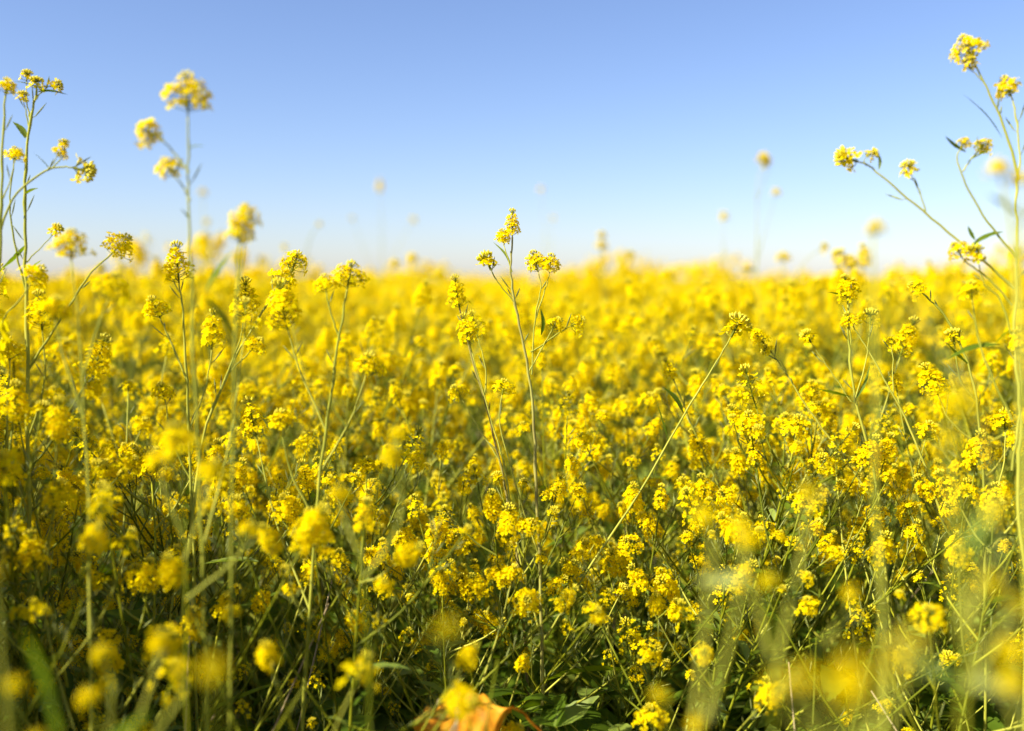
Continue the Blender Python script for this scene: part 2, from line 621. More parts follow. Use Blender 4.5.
IND_FAR = 4.9          # plants nearer than this and inside the frame are things of their own
field_src = [bpy.data.objects.new('field_plant', merged_plant(500 + i, 0.78, 17, True).mesh('field_plant')) for i in range(7)]
field_src += [bpy.data.objects.new('field_plant', merged_plant(540 + i, 0.78, 12, True, 16, 16).mesh('field_plant')) for i in range(2)]  # extra-leafy variants, only for the added shading clump
fp, fr, fs, fk = [], [], [], []
rf = random.Random(3)


def field_point(x, y, s, pick=None):
    fp.append((x, y, 0.0))
    fr.append((rf.uniform(-.08, .08), rf.uniform(-.08, .08), rf.uniform(0, 6.28)))
    fs.append(s)
    fk.append(rf.randrange(7) if pick is None else pick)


def sc_rand():
    return rf.uniform(0.80, 1.05) if rf.random() < 0.95 else rf.uniform(1.05, 1.26)


for (d0, d1, rho, half, k) in ((IND_FAR, 14, 16, 0.72, 1.0), (14, 40, 6, 0.66, 1.02), (40, 160, 1.2, 0.62, 1.04)):
    n = int(rho * half * (d1 * d1 - d0 * d0))
    for _ in range(n):
        d = math.sqrt(rf.uniform(d0 * d0, d1 * d1))
        a = rf.uniform(-half, half)
        field_point(d * math.sin(a), d * math.cos(a), sc_rand() * k * (rf.uniform(1.12, 1.36) if d < 14 and rf.random() < .012 else 1))
for _ in range(900):                                     # beside and behind the camera
    x, y = rf.uniform(-5.5, 5.5), rf.uniform(-4.0, IND_FAR)
    if in_frame(x, y, 0.34 if y < 1.6 else .17) or math.hypot(x, y) < 0.55:
        continue
    if -.3 < y < 1.0 and abs(x) < .95:
        continue
    field_point(x, y, rf.uniform(0.85, 1.15))
for _ in range(80):                                      # unseen tall leafy clump, added beside the frame to shade the lower left
    x, y = rf.uniform(-1.6, -.9), rf.uniform(.1, 1.3)
    if x > -(y * .515 + .36):
        continue
    field_point(x, y, rf.uniform(1.0, 1.2), rf.choice((7, 8)))
field = geo_scatter('mustard_field', field_src, fp, fr, fs, fk, [M_PETAL, M_BUD, M_STEM, M_LEAF, M_POD, M_LEAF_BRIGHT])
field['label'] = 'yellow mass of flowering mustard that runs back to the skyline'
field['category'] = 'flower field'


# ------------------------------------------------------------------ undergrowth: leaves, grass and dead stalks that cover the soil
def tuft_rosette(seed):
    r = random.Random(seed)
    mb = MB()
    for i in range(7):
        a = i * 2.4 + r.uniform(-.3, .3)
        L = r.uniform(0.09, 0.20)
        lobed_leaf(mb, Vector((0, 0, 0.01)), Vector((math.cos(a), math.sin(a), r.uniform(0.3, 1.3))), L, L * r.uniform(.35, .5), LEAF if r.random() < .5 else BRIGHT, r, r.uniform(.2, .7))
    return mb


def tuft_grass(seed, dry=False):
    r = random.Random(seed)
    mb = MB()
    for i in range(12):
        a = r.uniform(0, 6.28)
        L = r.uniform(0.12, 0.36)
        lance_leaf(mb, Vector((r.uniform(-.03, .03), r.uniform(-.03, .03), 0)), Vector((math.cos(a) * .5, math.sin(a) * .5, r.uniform(.7, 1.4))), L, r.uniform(.004, .008),
                   (DRY if dry else (LEAF if r.random() < .6 else BRIGHT)), r, r.uniform(0.0, .7), 7, 0)
    return mb


def tuft_weed(seed):
    r = random.Random(seed)
    mb = MB()
    for i in range(5):
        a = r.uniform(0, 6.28)
        top = Vector((math.cos(a) * .08, math.sin(a) * .08, r.uniform(.08, .24)))
        pts = spline([Vector((0, 0, 0)), top * .5 + Vector((0, 0, .03)), top], 3)
        mb.tube(pts, [.0012] * len(pts), STEM, 4)
        for k in range(6):
            p = pts[r.randrange(2, len(pts))]
            b = r.uniform(0, 6.28)
            L = r.uniform(.02, .05)
            lance_leaf(mb, p, Vector((math.cos(b), math.sin(b), r.uniform(-.1, .7))), L, L * r.uniform(.4, .65), LEAF if r.random() < .6 else BRIGHT, r, r.uniform(0, .5), 5, .08)
    return mb


def tuft_stalks(seed):
    r = random.Random(seed)
    mb = MB()
    for i in range(4):
        a = r.uniform(0, 6.28)
        h = r.uniform(.2, .45)
        tip = Vector((math.cos(a) * h * .6, math.sin(a) * h * .6, h))
        pts = spline([Vector((0, 0, 0)), tip * .5 + Vector((r.uniform(-.02, .02), 0, .01)), tip], 4)
        mb.tube(pts, [.0016 - .0008 * k / (len(pts) - 1) for k in range(len(pts))], DRY if r.random() < .4 else STEM, 4)
    return mb


ug_src = []
for i in range(3):
    ug_src += [bpy.data.objects.new('tuft', f(900 + i + 7 * len(ug_src)).mesh('tuft')) for f in (tuft_rosette, tuft_grass, tuft_weed, tuft_weed if i else tuft_stalks, tuft_rosette)]
ug_src.append(bpy.data.objects.new('tuft', tuft_grass(990, True).mesh('tuft')))
up, ur, us, uk = [], [], [], []
ru = random.Random(21)
for i in range(3900):
    y = ru.uniform(-1.0, 6.5) if i < 1900 else ru.uniform(.7, 3.2)
    x = ru.uniform(-1, 1) * (0.7 + 0.62 * max(y, 0))
    if math.hypot(x, y) < 0.35:
        continue
    up.append((x, y, 0))
    ur.append((ru.uniform(-.15, .15), ru.uniform(-.15, .15), ru.uniform(0, 6.28)))
    us.append(ru.uniform(0.8, 1.7))
    uk.append(ru.randrange(len(ug_src)))
ug = geo_scatter('undergrowth', ug_src, up, ur, us, uk, [M_LEAF, M_LEAF_BRIGHT, M_STEM, M_DRY])
ug['label'] = 'dark green weeds and grass covering the soil between the stems'
ug['category'] = 'ground cover'


# ------------------------------------------------------------------ plants traced from the photograph: stem, branch, flower_head (> buds), leaf, seed_pod
def hero(label, d, main, branches=(), leaves=(), pods=6, r0=0.0030, mat=PSTEM, seed=None, fill=2, split=True, basal=3, group=None, foot=None, name='mustard_plant'):
    """main: ([(x, y) from low to high], head kind or None, head scale); the stem goes on down to the soil.
    branches: the same triples; leaves: ((x, y) base, (x, y) tip, width in metres, material, name)"""
    r = random.Random(seed if seed is not None else label)

    def P(q):
        return px(q[0], q[1], d + (q[2] if len(q) > 2 else 0.0))
    pts3 = [P(q) for q in main[0]]
    low = pts3[0]
    fx = low.x + (low.x - pts3[1].x) * 0.3 + r.uniform(-.07, .07) if foot is None else foot
    base = Vector((fx, low.y + r.uniform(-.02, .02), -0.01))
    root = empty(name, base, label, 'flowering plant', group)
    loc = lambda p: p - base
    if low.z > 0.12:
        pts3 = [base, base.lerp(low, 0.5) + Vector((r.uniform(-.022, .022), r.uniform(-.01, .01), 0))] + pts3
    else:
        pts3 = [base] + [p for p in pts3 if p.z > 0.03]
    curve = [loc(p) + Vector((r.uniform(-1, 1), r.uniform(-1, 1), 0)) * .0011 for p in spline(pts3, 5)]
    k = len(curve) - 1
    mb = MB()
    mb.tube(curve, [r0 * (1 - 0.62 * (j / k)) * r.choice((1, 1, .94, 1.05, 1.28)) for j in range(k + 1)], mat, 7)
    link('stem', mb.mesh('stem'), root)

    def head_at(c, kind, sc):
        if kind:
            place_head(root, c[-1], (c[-1] - c[-2]).normalized(), kind, sc * (0.68 if d < .9 else 1.06), r, split)

    def pod_parts(c, n, lo=.45, hi=.97):
        for _ in range(n):
            b = MB()
            pods_along(b, c, r, 1, lo, hi)
            link('seed_pod', b.mesh('seed_pod'), root)
    head_at(curve, main[1], main[2])
    pod_parts(curve, pods, .6, .97)
    for br in branches:
        c = [loc(p) + Vector((r.uniform(-1, 1), r.uniform(-1, 1), r.uniform(-1, 1))) * .0007 for p in spline([P(q) for q in br[0]], 5)]
        kk = len(c) - 1
        b = MB()
        rb = br[3] if len(br) > 3 else 0.0015
        b.tube(c, [rb * (1 - 0.5 * j / kk) for j in range(kk + 1)], mat if rb > .002 else PSTEM, 6)
        link('branch', b.mesh('branch'), root)
        head_at(c, br[1], br[2])
        pod_parts(c, r.randint(0, 2))
    for lf in leaves:
        a, t = loc(P(lf[0])), loc(P(lf[1]))
        b = MB()
        L = (t - a).length
        dd = (t - a)
        lance_leaf(b, a, dd + Vector((0, r.uniform(-.2, .2) * L, 0)), L, lf[2], lf[3] if len(lf) > 3 else LEAF, r, 0.12, 10, 0.05)
        link('leaf', b.mesh('leaf'), root)
    zt = curve[-1].z
    for _ in range(fill):                                     # shorter side branches lower down, not traced
        t = r.uniform(.28, .44)
        p0 = curve[int(t * k)]
        a = r.uniform(0, 6.28)
        L = zt * r.uniform(.14, .26)
        p3 = p0 + Vector((math.cos(a) * L * .6, math.sin(a) * L * .6, L * .85))
        c = spline([p0, p0.lerp(p3, .5) + Vector((math.cos(a), math.sin(a), -.4)) * L * .07, p3], 4)
        b = MB()
        b.tube(c, [.0015 * (1 - .5 * j / (len(c) - 1)) for j in range(len(c))], PSTEM, 6)
        pods_along(b, c, r, 2)
        link('branch', b.mesh('branch'), root)
        head_at(c, r.choice(('dome', 'spike', 'loose', 'bud')), r.uniform(.5, .75))
    for _ in range(basal):
        a = r.uniform(0, 6.28)
        b = MB()
        L = r.uniform(.09, .17)
        lobed_leaf(b, curve[int(r.uniform(.06, .3) * k)], Vector((math.cos(a), math.sin(a), r.uniform(.2, .9))), L, L * .42, LEAF, r, r.uniform(.3, .8))
        link('leaf', b.mesh('leaf'), root)
    return root


hero('tall brown-stemmed mustard plant standing alone above the canopy at the middle of the field', 1.38,
     ([(543, 770), (542, 640), (537, 500), (534, 430), (527, 360), (515, 305), (511, 268), (513, 237)], 'spike', .46),
     [([(512, 272), (506, 252), (503, 243)], 'dome', .48, .0011),
      ([(514, 302), (500, 285), (491, 270)], 'bud', .95, .0012),
      ([(532, 375), (535, 320), (541, 288), (538, 272)], 'big', .52, .0012),
      ([(536, 318), (545, 290), (550, 273)], 'big', .52, .0011),
      ([(531, 352), (545, 343), (560, 332), (571, 326)], 'dome', .6, .0012),
      ([(529, 372), (541, 350), (552, 330)], 'dome', .58, .0012),
      ([(545, 640), (583, 577), (639, 493), (684, 415), (712, 370), (731, 337)], 'bud', 1.2, .0019),
      ([(545, 650), (520, 560), (505, 470), (497, 440), (470, 345)], 'spike', .62, .0018),
      ([(541, 560), (520, 500), (500, 425), (502, 395)], 'dome', .62, .0014)],
     [((541, 335), (542, 305), .006), ((683, 413), (664, 382), .010), ((668, 440), (655, 395), .009), ((511, 268), (494, 236), .004, BRIGHT), ((455, 592), (425, 552), .026, BRIGHT), ((482, 610), (468, 556), .020, BRIGHT), ((545, 590), (590, 570), .022, BRIGHT), ((440, 735), (405, 690), .02, BRIGHT), ((545, 725), (600, 690), .03, BRIGHT), ((540, 735), (480, 668), .024), ((548, 680), (640, 655), .028)], 5, .0031, BROWN, 5, 1)

hero('thin brown stem rising close beside the tall central plant, with heads at half height', 1.44,
     ([(529, 770), (526, 650), (518, 560), (508, 500), (490, 420), (470, 350), (459, 308)], 'spike', .55),
     [([(500, 460), (480, 430), (462, 400)], 'dome', .6), ([(484, 400), (486, 370), (478, 338)], 'loose', .6), ([(520, 580), (545, 540), (552, 505)], 'dome', .6)], (), 4, .003, BROWN)

hero('tallest mustard plant, reaching up the edge of the sky with long bare side branches', 1.18,
     ([(1024, 780), (1026, 600), (1017, 500), (1020, 420), (1014, 335), (1018, 255), (1016, 200), (1020, 155), (1016, 118), (1012, 96)], 'dome', .58),
     [([(1019, 180), (1006, 132), (990, 95), (973, 60)], 'big', .62, .0018),
      ([(985, 84), (976, 74), (970, 70)], 'bud', .6, .0008),
      ([(1016, 258), (988, 222), (966, 185), (957, 158), (961, 148)], 'dome', .32, .0014),
      ([(962, 172), (972, 158), (979, 149)], 'dome', .45, .0010),
      ([(1014, 288), (985, 262), (940, 225), (900, 192), (872, 168), (858, 162)], 'bud', .95, .0017),
      ([(866, 165), (864, 160), (866, 157)], 'bud', .5, .0008),
      ([(926, 213), (919, 190), (911, 175)], 'bud', .7, .0009),
      ([(1012, 305), (990, 280), (970, 265), (962, 258)], 'dome', .5, .0013),
      ([(1013, 340), (1000, 300), (985, 285), (978, 262)], 'bud', .8, .0012),
      ([(1012, 420), (985, 360), (975, 320), (972, 300)], 'dome', .6, .0014),
      ([(1012, 470), (1020, 400), (1018, 350)], 'dome', .6, .0014)],
     [((1003, 232), (968, 243), .011), ((975, 240), (967, 224), .006), ((990, 150), (965, 160), .008), ((966, 152), (942, 134), .005),
      ((1002, 138), (968, 84), .004), ((924, 205), (913, 172), .004), ((879, 170), (879, 150), .004, BRIGHT), ((1000, 345), (945, 352), .011), ((1010, 330), (990, 345), .01)], 6, .0023, PSTEM, 11, 0)

hero('blurred plant near the lens, two pale heads overlapping the bare branches of the tallest', .72,
     ([(1030, 780), (1024, 500), (1018, 300), (1012, 240), (1000, 176)], 'dome', .55),
     [([(1018, 260), (1022, 220), (1020, 186)], 'dome', .45)], [((1020, 215), (990, 190), .01)], 2, .0028, PSTEM, 3, 0)

hero('tall mustard plant against the sky with a nodding tip and curled dark leaves', 1.27,
     ([(38, 780), (31, 600), (28, 480), (27, 330), (25, 230), (26, 170), (31, 115), (37, 90)], 'bud', .65),
     [([(30, 120), (27, 102), (26, 82)], 'bud', .55, .001),
      ([(33, 102), (42, 92), (50, 86)], 'bud', .6, .001),
      ([(29, 128), (26, 112), (24, 102)], 'bud', .5, .0009),
      ([(28, 370), (60, 320), (92, 272), (112, 254)], 'big', .62, .0018),
      ([(27, 300), (14, 240), (10, 205), (14, 160)], 'dome', .42, .0014),
      ([(27, 262), (36, 252), (52, 236)], 'bud', .6, .001),
      ([(28, 440), (45, 380), (42, 330)], 'spike', .7, .0016),
      ([(30, 520), (10, 460), (8, 400), (10, 360)], 'dome', .7, .0016)],
     [((38, 92), (66, 90), .006), ((38, 88), (14, 78), .005), ((25, 138), (12, 118), .011, BRIGHT), ((30, 272), (42, 258), .008), ((26, 245), (2, 268), .008), ((25, 195), (38, 186), .005)],
     6, .0034, PSTEM, 21, 2)

hero('mustard plant whose branch arches over with dark buds beside the nodding tall one', 1.2,
     ([(-18, 780), (-10, 500), (-4, 330), (1, 222), (3, 150), (5, 94)], 'dome', .5),
     [([(-5, 250), (12, 200), (40, 174), (60, 167), (74, 168)], 'bud', 1.0, .0016),
      ([(48, 170), (54, 162), (57, 156)], 'dome', .36, .0009),
      ([(52, 168), (62, 158), (64, 150)], 'bud', .5, .0009),
      ([(2, 200), (10, 180), (15, 160)], 'dome', .36, .001),
      ([(-8, 420), (0, 330), (20, 300), (30, 285)], 'dome', .7, .0014)],
     [((50, 170), (34, 150), .006)], 4, .003, PSTEM, 8, 1)

hero('tall blurred mustard plant with three golden heads standing clear against the sky', 1.03,
     ([(205, 790), (200, 500), (194, 360), (190, 250), (188, 170), (188, 112)], 'big', .72),
     [([(189, 172), (172, 150), (157, 136)], 'dome', .58, .0012),
      ([(190, 200), (182, 185), (174, 176)], 'dome', .54, .0012)],
     [((190, 222), (180, 206), .006), ((190, 148), (205, 144), .004)], 1, .0022, PSTEM, 31, 1)

hero('blurred mustard plant with a pair of golden heads above one broad upright leaf', .98,
     ([(228, 790), (232, 500), (236, 320), (239, 244)], 'big', .48),
     [([(237, 300), (243, 255), (247, 228)], 'big', .46, .0012)],
     [((206, 290), (231, 246), .014), ((233, 340), (205, 288), .006)], 0, .0021, PSTEM, 32, 1)

hero('crisp pointed yellow spike poking over the skyline beneath the three golden heads', 1.3,
     ([(200, 790), (192, 500), (188, 400), (184, 320), (179, 283)], 'spike', .72),
     [([(187, 380), (170, 340), (160, 318)], 'dome', .7), ([(189, 430), (205, 390), (212, 350)], 'spike', .65), ([(191, 480), (172, 440), (165, 400)], 'dome', .6)], [((258, 562), (204, 556), .030, BRIGHT), ((200, 620), (285, 585), .012), ((195, 690), (130, 640), .03), ((190, 650), (105, 590), .04), ((196, 720), (290, 668), .036, BRIGHT), ((193, 600), (150, 540), .026), ((195, 735), (95, 715), .04, BRIGHT)], 4, .0027, PSTEM, 33, 2)

hero('mustard plant with one wide soft head beside the crisp head on the arching branch', 1.05,
     ([(95, 790), (88, 500), (80, 350), (72, 258)], 'big', .62),
     [([(82, 380), (100, 320), (108, 300)], 'big', .6), ([(84, 420), (62, 350), (55, 320)], 'dome', .7)], (), 2, .0022, PSTEM, 34, 2)

hero('slanting mustard stem carrying twin heads just over the skyline', 1.3,
     ([(170, 790), (196, 480), (225, 380), (262, 312), (277, 286)], 'dome', .68),
     [([(262, 312), (284, 285), (292, 270)], 'dome', .66), ([(225, 380), (240, 340), (243, 318)], 'spike', .7), ([(212, 410), (228, 375), (250, 352)], 'dome', .55)],
     [((292, 272), (306, 258), .005)], 4, .0026, PSTEM, 35, 1)

hero('mustard plant with one tall thick yellow head cutting the skyline beside the twin heads', 1.22,
     ([(300, 790), (318, 500), (330, 400), (342, 320), (347, 288)], 'big', .66),
     [([(340, 340), (330, 310), (326, 292)], 'dome', .55), ([(326, 430), (300, 370), (288, 330)], 'spike', .85), ([(322, 470), (350, 420), (366, 375)], 'dome', .7), ([(315, 520), (290, 470), (282, 430)], 'dome', .7)], (), 4, .003, PSTEM, 36, 2)

hero('mustard plant of two crossing slanted stems whose uppermost head nears the skyline', 1.42,
     ([(900, 790), (885, 560), (874, 470), (855, 397), (849, 340), (848, 303)], 'spike', .52),
     [([(851, 345), (849, 315), (851, 292)], 'dome', .5, .001),
      ([(851, 402), (830, 370), (811, 343)], 'bud', .7, .0011),
      ([(868, 493), (838, 450), (810, 411), (785, 372), (766, 345)], 'spike', .45, .0018),
      ([(790, 380), (782, 362), (772, 352)], 'bud', .6, .0009),
      ([(940, 510), (915, 440), (889, 387), (865, 345), (853, 326)], 'dome', .55, .0018),
      ([(855, 400), (866, 360), (870, 325)], 'bud', .8, .0011),
      ([(893, 395), (893, 360), (891, 345)], 'dome', .4, .001),
      ([(889, 590), (910, 500), (925, 440)], 'dome', .7, .0016)],
     [((850, 397), (815, 385), .010), ((848, 296), (828, 290), .006), ((853, 402), (875, 360), .005)], 5, .003, PSTEM, 41, 1)

hero('mustard plant whose wiry branch bends over and ends beneath the long bare branch', 1.4,
     ([(985, 790), (985, 560), (980, 430), (968, 363), (944, 315), (922, 293)], 'dome', .58),
     [([(975, 400), (960, 380), (955, 345)], 'bud', .9), ([(982, 450), (950, 420), (938, 395)], 'spike', .7), ([(985, 520), (1003, 470), (1005, 430)], 'dome', .7)],
     [((970, 366), (942, 338), .008)], 4, .0027, PSTEM, 42, 2)

hero('blurred golden head on a straight stalk beneath the long bare branch', .74,
     ([(880, 800), (876, 500), (874, 330), (873, 236)], 'dome', .46), (), (), 0, .0022, PSTEM, 43, 0)

# faint, far plants that stand clear of the canopy
far_plants = [
    ('tall faint plant topped by two small heads, alone in the open sky', 3.3, ([(758, 420), (757, 300), (757, 195), (762, 163)], 'dome', .95), [([(757, 200), (764, 182), (766, 168)], 'bud', 1.2), ([(757, 260), (770, 215), (775, 196)], 'bud', 1.1)], [((757, 270), (738, 268), .02)]),
    ('very faint pale plant, high over the skyline between golden heads and central plant', 6.0, ([(382, 420), (381, 300), (382, 240), (380, 192)], 'spike', 1.0), [([(381, 280), (402, 240), (412, 222)], 'dome', .9), ([(381, 290), (360, 240), (353, 220)], 'bud', 1.0)], []),
    ('faint blurred plant whose tip floats just above the central plant', 6.5, ([(546, 420), (544, 300), (545, 240), (541, 192)], 'dome', 1.0), [([(545, 280), (552, 240), (553, 220)], 'bud', 1.2)], []),
    ('small blurred plant with two stacked heads over the skyline, beyond the central plant', 3.6, ([(604, 420), (603, 300), (602, 250)], 'dome', .9), [([(603, 290), (601, 250), (602, 238)], 'dome', .7), ([(604, 300), (618, 270), (627, 258)], 'bud', 1.2)], []),
    ('tiny faint plant with a single bud-like head beside the tall faint one', 4.4, ([(726, 420), (725, 300), (723, 220)], 'bud', 1.4), [], []),
    ('blurred plant with one round head just above the skyline near the tall faint one', 3.0, ([(786, 430), (785, 320), (783, 262)], 'dome', .85), [([(785, 300), (805, 262), (820, 250)], 'bud', 1.0)], []),
    ('blurred plant with stacked heads at the skyline under the long bare branch', 2.3, ([(852, 450), (851, 340), (850, 268)], 'dome', .85), [([(851, 320), (846, 280), (842, 262)], 'bud', 1.2), ([(851, 330), (858, 310), (856, 292)], 'dome', .8)], []),
    ('faint grey-green plant bending at the skyline beside the thick yellow head', 4.2, ([(305, 420), (303, 300), (308, 245), (318, 226)], 'bud', .8), [([(304, 290), (290, 260), (286, 250)], 'bud', 1.0)], []),
    ('faint plant behind the three golden heads with two pale tips', 5.2, ([(205, 420), (204, 300), (203, 195)], 'dome', .9), [([(204, 290), (206, 240), (207, 225)], 'bud', 1.2)], []),
    ('blurred plant, three small heads breaking the skyline between thick head and central plant', 3.4, ([(430, 420), (420, 320), (413, 262)], 'dome', .8), [([(422, 330), (400, 290), (395, 268)], 'dome', .8), ([(420, 330), (436, 300), (440, 280)], 'dome', .8)], []),
    ('blurred plant with a rounded head touching the skyline beyond the central plant', 3.1, ([(672, 430), (670, 340), (668, 282)], 'dome', 1.0), [([(670, 350), (650, 310), (645, 292)], 'dome', .9)], []),
]
for lab, d, mainc, brs, lvs in far_plants:
    hero(lab, d, mainc, brs, lvs, 0, .0034, PSTEM, None, 2, False, 2)

# soft plants close to the lens
near_plants = [
    ('single blurred yellow ball of a head low in front of the central stem', .50, ([(452, 900), (449, 760), (446, 634)], 'dome', .34), [], [], 0),
    ('big blurred mustard plant nearest the lens with a column of heads along the bottom', .40, ([(838, 1000), (845, 860), (852, 745), (855, 705)], 'spike', .44),
     [([(850, 790), (868, 700), (880, 668)], 'dome', .42), ([(848, 800), (822, 710), (812, 684)], 'dome', .30), ([(846, 820), (800, 720), (783, 690)], 'dome', .26), ([(850, 800), (895, 690), (912, 652)], 'bud', .5)], [], 1),
    ('blurred upright stem crossing in front of the wiry branch, one soft head at its top', .52, ([(962, 950), (963, 700), (962, 520), (958, 420)], 'big', .48), [([(963, 620), (985, 560), (992, 520)], 'bud', .6), ([(962, 640), (948, 470), (945, 448)], 'bud', .6), ([(963, 700), (995, 640), (1010, 610)], 'dome', .4), ([(963, 720), (975, 620), (985, 590)], 'dome', .35)], [((964, 690), (880, 640), .010, BRIGHT), ((964, 560), (995, 490), .008, BRIGHT)], 1),
    ('shaded blurred mustard plant with dull heads near the dark bottom corner', .72, ([(110, 900), (105, 770), (92, 705)], 'big', .42), [([(105, 770), (112, 690), (104, 660)], 'dome', .5), ([(107, 790), (150, 690), (158, 650)], 'dome', .55), ([(107, 800), (180, 700), (182, 672)], 'dome', .4)], [], 3),
    ('dim blurred head in the deepest shade, beside the dull heads', .46, ([(222, 950), (218, 780), (214, 680)], 'dome', .38), [], [], 1),
    ('soft mustard plant with two bright heads in front of the thick yellow head', .84, ([(372, 850), (368, 640), (360, 540), (388, 466)], 'big', .5), [([(362, 560), (345, 520), (340, 500)], 'dome', .55), ([(364, 580), (400, 520), (398, 440)], 'dome', .45)], [], 2),
    ('soft mustard plant with bright heads below the crisp pointed spike', .9, ([(190, 900), (186, 640), (184, 520), (182, 458)], 'big', .58), [([(185, 540), (165, 490), (160, 468)], 'dome', .45), ([(185, 560), (206, 500), (210, 478)], 'dome', .5), ([(186, 600), (235, 560), (247, 535)], 'dome', .4)], [], 2),
    ('soft mustard plant with its heads dotted along the lower edge near the bottom column', .62, ([(690, 950), (682, 800), (662, 700)], 'dome', .32), [([(684, 800), (700, 740), (697, 728)], 'dome', .34), ([(682, 790), (730, 640), (745, 560), (748, 545)], 'dome', .42), ([(684, 800), (712, 560), (708, 520)], 'dome', .4)], [((700, 580), (748, 574), .011, PALE)], 2),
    ('soft mustard plant with a cluster of heads before the crossing slanted stems', .66, ([(780, 950), (775, 780), (770, 640), (772, 590)], 'dome', .45), [([(772, 660), (745, 560), (742, 530)], 'dome', .4), ([(773, 680), (800, 560), (806, 500)], 'dome', .38), ([(774, 700), (842, 620), (850, 600)], 'dome', .36)], [], 2),
    ('blurred plant against the bottom corner with a large pale grey-green leaf', .5, ([(1040, 1000), (1035, 800), (1012, 660)], 'dome', .4), [([(1036, 830), (1015, 720), (1010, 690)], 'dome', .4)], [((1030, 705), (965, 675), .013, PALE)], 1),
    ('blurred mustard plant low in the bottom corner beneath the tall nodding one', .6, ([(20, 950), (18, 830), (14, 690)], 'dome', .35), [([(18, 840), (-2, 620), (-6, 580)], 'dome', .4), ([(18, 860), (60, 790), (40, 745)], 'dome', .35)], [((60, 760), (28, 610), .026), ((70, 790), (150, 700), .03)], 2),
]
for lab, d, mainc, brs, lvs, bas in near_plants:
    hero(lab, d, mainc, brs, lvs, 1, .0020 if d > .65 else .0014, STEM, None, 0, False, bas + 1 if d > .65 else 0)

# the pale dead grass blade that leans across the heads
bb = MB()
b0, b1, b2, b3 = px(985, 460, .62), px(945, 365, .60), px(915, 312, .58), px(884, 268, .57)
foot = Vector((b0.x + .12, b0.y, 0))
sp = spline([foot, foot.lerp(b0, .55) + Vector((.01, 0, 0)), b0, b1, b2, b3], 5)
bb.blade([p - foot for p in sp], [.0046 * (1 - (i / (len(sp) - 1)) ** 3) + .0006 for i in range(len(sp))], Vector((.5, 1, .3)), PALE, .3)
gb = link('grass_blade', bb.mesh('grass_blade'))
gb.location = foot
gb['label'] = 'blurred straw-coloured grass blade leaning across the heads below the long bare branch'
gb['category'] = 'grass blade'

# withered leaf at the foot of the central plant
ol = MB()
o0, o1 = px(512, 707, 1.15), px(414, 722, 1.12)
dd = o1 - o0
axis_l = dd.normalized()
side = Vector((0.15, 0.75, 0.62))
side = (side - axis_l * side.dot(axis_l)).normalized()
nrm_l = axis_l.cross(side)
rl = random.Random(5)
NU, NV = 26, 7
for iu in range(NU + 1):
    t = iu / NU
    env = 0.034 * (math.sin(math.pi * min(1, max(0, (t - .06) / .94)) ** .8) ** .75) * (1 + .16 * math.sin(t * 40) + .12 * math.sin(t * 23 + 1)) + .0015
    for iv in range(-NV, NV + 1):
        w = iv / NV
        vein = .0016 * math.sin(abs(w) * 6 - t * 34)
        curl = .009 * abs(w) ** 2.2 * (1 + .6 * math.sin(t * 9 + (1.5 if w > 0 else 0))) + .003 * abs(w)
        ol.v.append(dd * t + side * (env * w) + nrm_l * (curl + vein + .012 * math.sin(t * 3.3) + rl.uniform(-.0005, .0005)))
for iu in range(NU):
    for iv in range(2 * NV):
        q = iu * (2 * NV + 1) + iv
        ol.f.append((q, q + 1, q + 2 * NV + 2, q + 2 * NV + 1))
        ol.m.append(ORANGE)
stalk = spline([Vector((0, 0, 0)), Vector((.02, .01, -.02)), Vector((.045, .02, -.09)), Vector((.055, .03, -o0.z + .01))], 4)
lf = link('withered_leaf', ol.mesh('withered_leaf'))
lf.location = o0
sm = MB()
sm.tube(stalk, [.0014] * len(stalk), ORANGE, 6)
link('leaf_stalk', sm.mesh('leaf_stalk'), lf)
lf['label'] = 'large orange withered leaf low at the foot of the tall central plant'
lf['category'] = 'leaf'


# ------------------------------------------------------------------ the rows of plants: prototypes copied with their parts
def make_row_plant(seed, height, n_branch, near):
    curves, ms, r = plant_skeleton(seed, height, n_branch, 0.62, 0.2, 0.3, 1.15) if near else plant_skeleton(seed, height, n_branch)
    root = empty('mustard_plant', (0, 0, 0), 'x', 'flowering plant')
    if near:
        bodies = []
        for i, (pts, rad, kind, sc) in enumerate(curves):
            if i < 2 or rad[0] > .00131:                        # a twig belongs to its branch
                bodies.append(MB())
            bodies[-1].tube(pts, rad, PSTEM if i % 4 == 1 else STEM, 6)
            pods_along(bodies[-1], pts, r, r.randint(3, 8), .35 if i else .7, .97)
        for i, mb in enumerate(bodies):
            link('branch' if i else 'stem', mb.mesh('branch' if i else 'stem'), root)
    else:
        mb = MB()
        for i, (pts, rad, kind, sc) in enumerate(curves):
            mb.tube(pts, rad, STEM, 5)
            pods_along(mb, pts, r, r.randint(1, 3), .5 if i else .7, .97)
        link('stem', mb.mesh('stem'), root)
    for pts, rad, kind, sc in curves:
        place_head(root, pts[-1], (pts[-1] - pts[-2]).normalized(), kind, sc * (.92 if near else 1.05), r, near)
    lv = leaves_on(ms, height, r, 9, 14) if near else leaves_on(ms, height, r, 4, 6)
    if near:
        for b in lv:
            link('leaf', b.mesh('leaf'), root)
    else:
        fb = MB()
        for b in lv:
            fb.add(b, Matrix.Identity(4))
        link('foliage', fb.mesh('foliage'), root)
    return root


KIDS = {}


def copy_tree(o):
    c = o.copy()
    COL.objects.link(c)
    for ch, gs in KIDS[o.name]:
        d = ch.copy()
        COL.objects.link(d)
        d.parent = c
        for g in gs:
            e = g.copy()
            COL.objects.link(e)
            e.parent = d
    return c


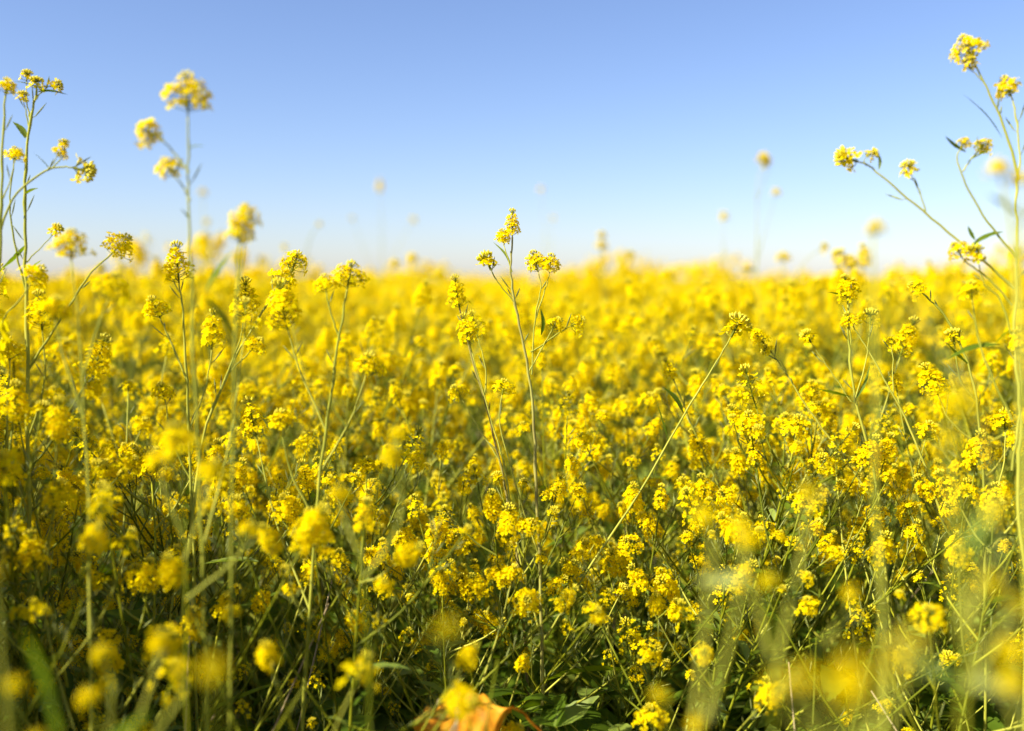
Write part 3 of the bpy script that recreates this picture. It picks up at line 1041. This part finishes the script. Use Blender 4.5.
near_proto = [make_row_plant(700 + i, 0.78, (12, 14, 15)[i % 3], True) for i in range(9)]
far_proto = [make_row_plant(800 + i, 0.79, (16, 17, 18)[i % 3], False) for i in range(8)]
bpy.context.view_layer.update()
for o in near_proto + far_proto:
    KIDS[o.name] = [(ch, list(ch.children)) for ch in o.children]

spots = []
rs = random.Random(99)
NEAR_END = 2.25


def taken(x, y, gap):
    return any((x - a) ** 2 + (y - b) ** 2 < gap * gap for a, b in spots)


def want(y0, y1, n, gap):
    k = t = 0
    while k < n and t < 6000:
        t += 1
        y = math.sqrt(rs.uniform(y0 * y0, y1 * y1))
        x = rs.uniform(-1, 1) * (y * .54 + .06)
        if (y < 1.44 and -.05 < x / y < .10) or (y < 1.3 and 0 < x / y < .2):
            continue                                          # open ground before the central stem
        if not taken(x, y, gap):
            spots.append((x, y))
            k += 1


want(1.14, NEAR_END, 90, .10)
n_near = len(spots)
want(NEAR_END, IND_FAR + .1, 166, .16)
used = set()


def zone(x, y):
    s = x / y
    if y < 1.55:
        if s < -.02:
            return ('mustard plant of the sharp front row between the tall nodding stem and the central stem', 'sharp front row plants before the central stem')
        return ('mustard plant of the sharp front row between the central stem and the tallest plant', 'sharp front row plants beyond the central stem')
    if y < NEAR_END:
        if s < -.02:
            return ('slightly soft mustard plant in the second row, on the shaded side of the central stem', 'second row plants on the shaded side')
        return ('slightly soft mustard plant in the second row, on the sunny side towards the tallest plant', 'second row plants on the sunny side')
    if y < 3.4:
        if s < -.17:
            return ('blurred mustard plant of the middle rows, behind the three golden heads', 'middle row plants behind the golden heads')
        if s < .2:
            return ('blurred mustard plant of the middle rows, directly behind the central stem', 'middle row plants behind the central stem')
        return ('blurred mustard plant of the middle rows, behind the crossing slanted stems', 'middle row plants behind the slanted stems')
    if s < -.17:
        return ('small blurred mustard plant of the back rows, far behind the three golden heads', 'back row plants behind the golden heads')
    if s < .2:
        return ('small blurred mustard plant of the back rows, far behind the central stem', 'back row plants behind the central stem')
    return ('small blurred mustard plant of the back rows, far behind the crossing slanted stems', 'back row plants behind the slanted stems')


for i, (x, y) in enumerate(spots):
    protos = near_proto if i < n_near else far_proto
    p = protos[i % len(protos)]
    if p.name in used:
        o = copy_tree(p)
    else:
        o = p
        used.add(p.name)
    o.location = (x, y, 0)
    if i < n_near:
        s = rs.uniform(.70, 1.0) if y < 1.7 else rs.uniform(.85, 1.06)
    else:
        s = rs.uniform(.84, 1.06) * (1.06 if abs(x / y) > .3 else 1)
    o.scale = (s, s, s)
    tl = .2 if y < 1.8 else .13
    o.rotation_euler = (rs.uniform(-tl, tl), rs.uniform(-tl, tl), rs.uniform(0, 6.28))
    lab, grp = zone(x, y)
    o['label'] = lab
    o['group'] = grp
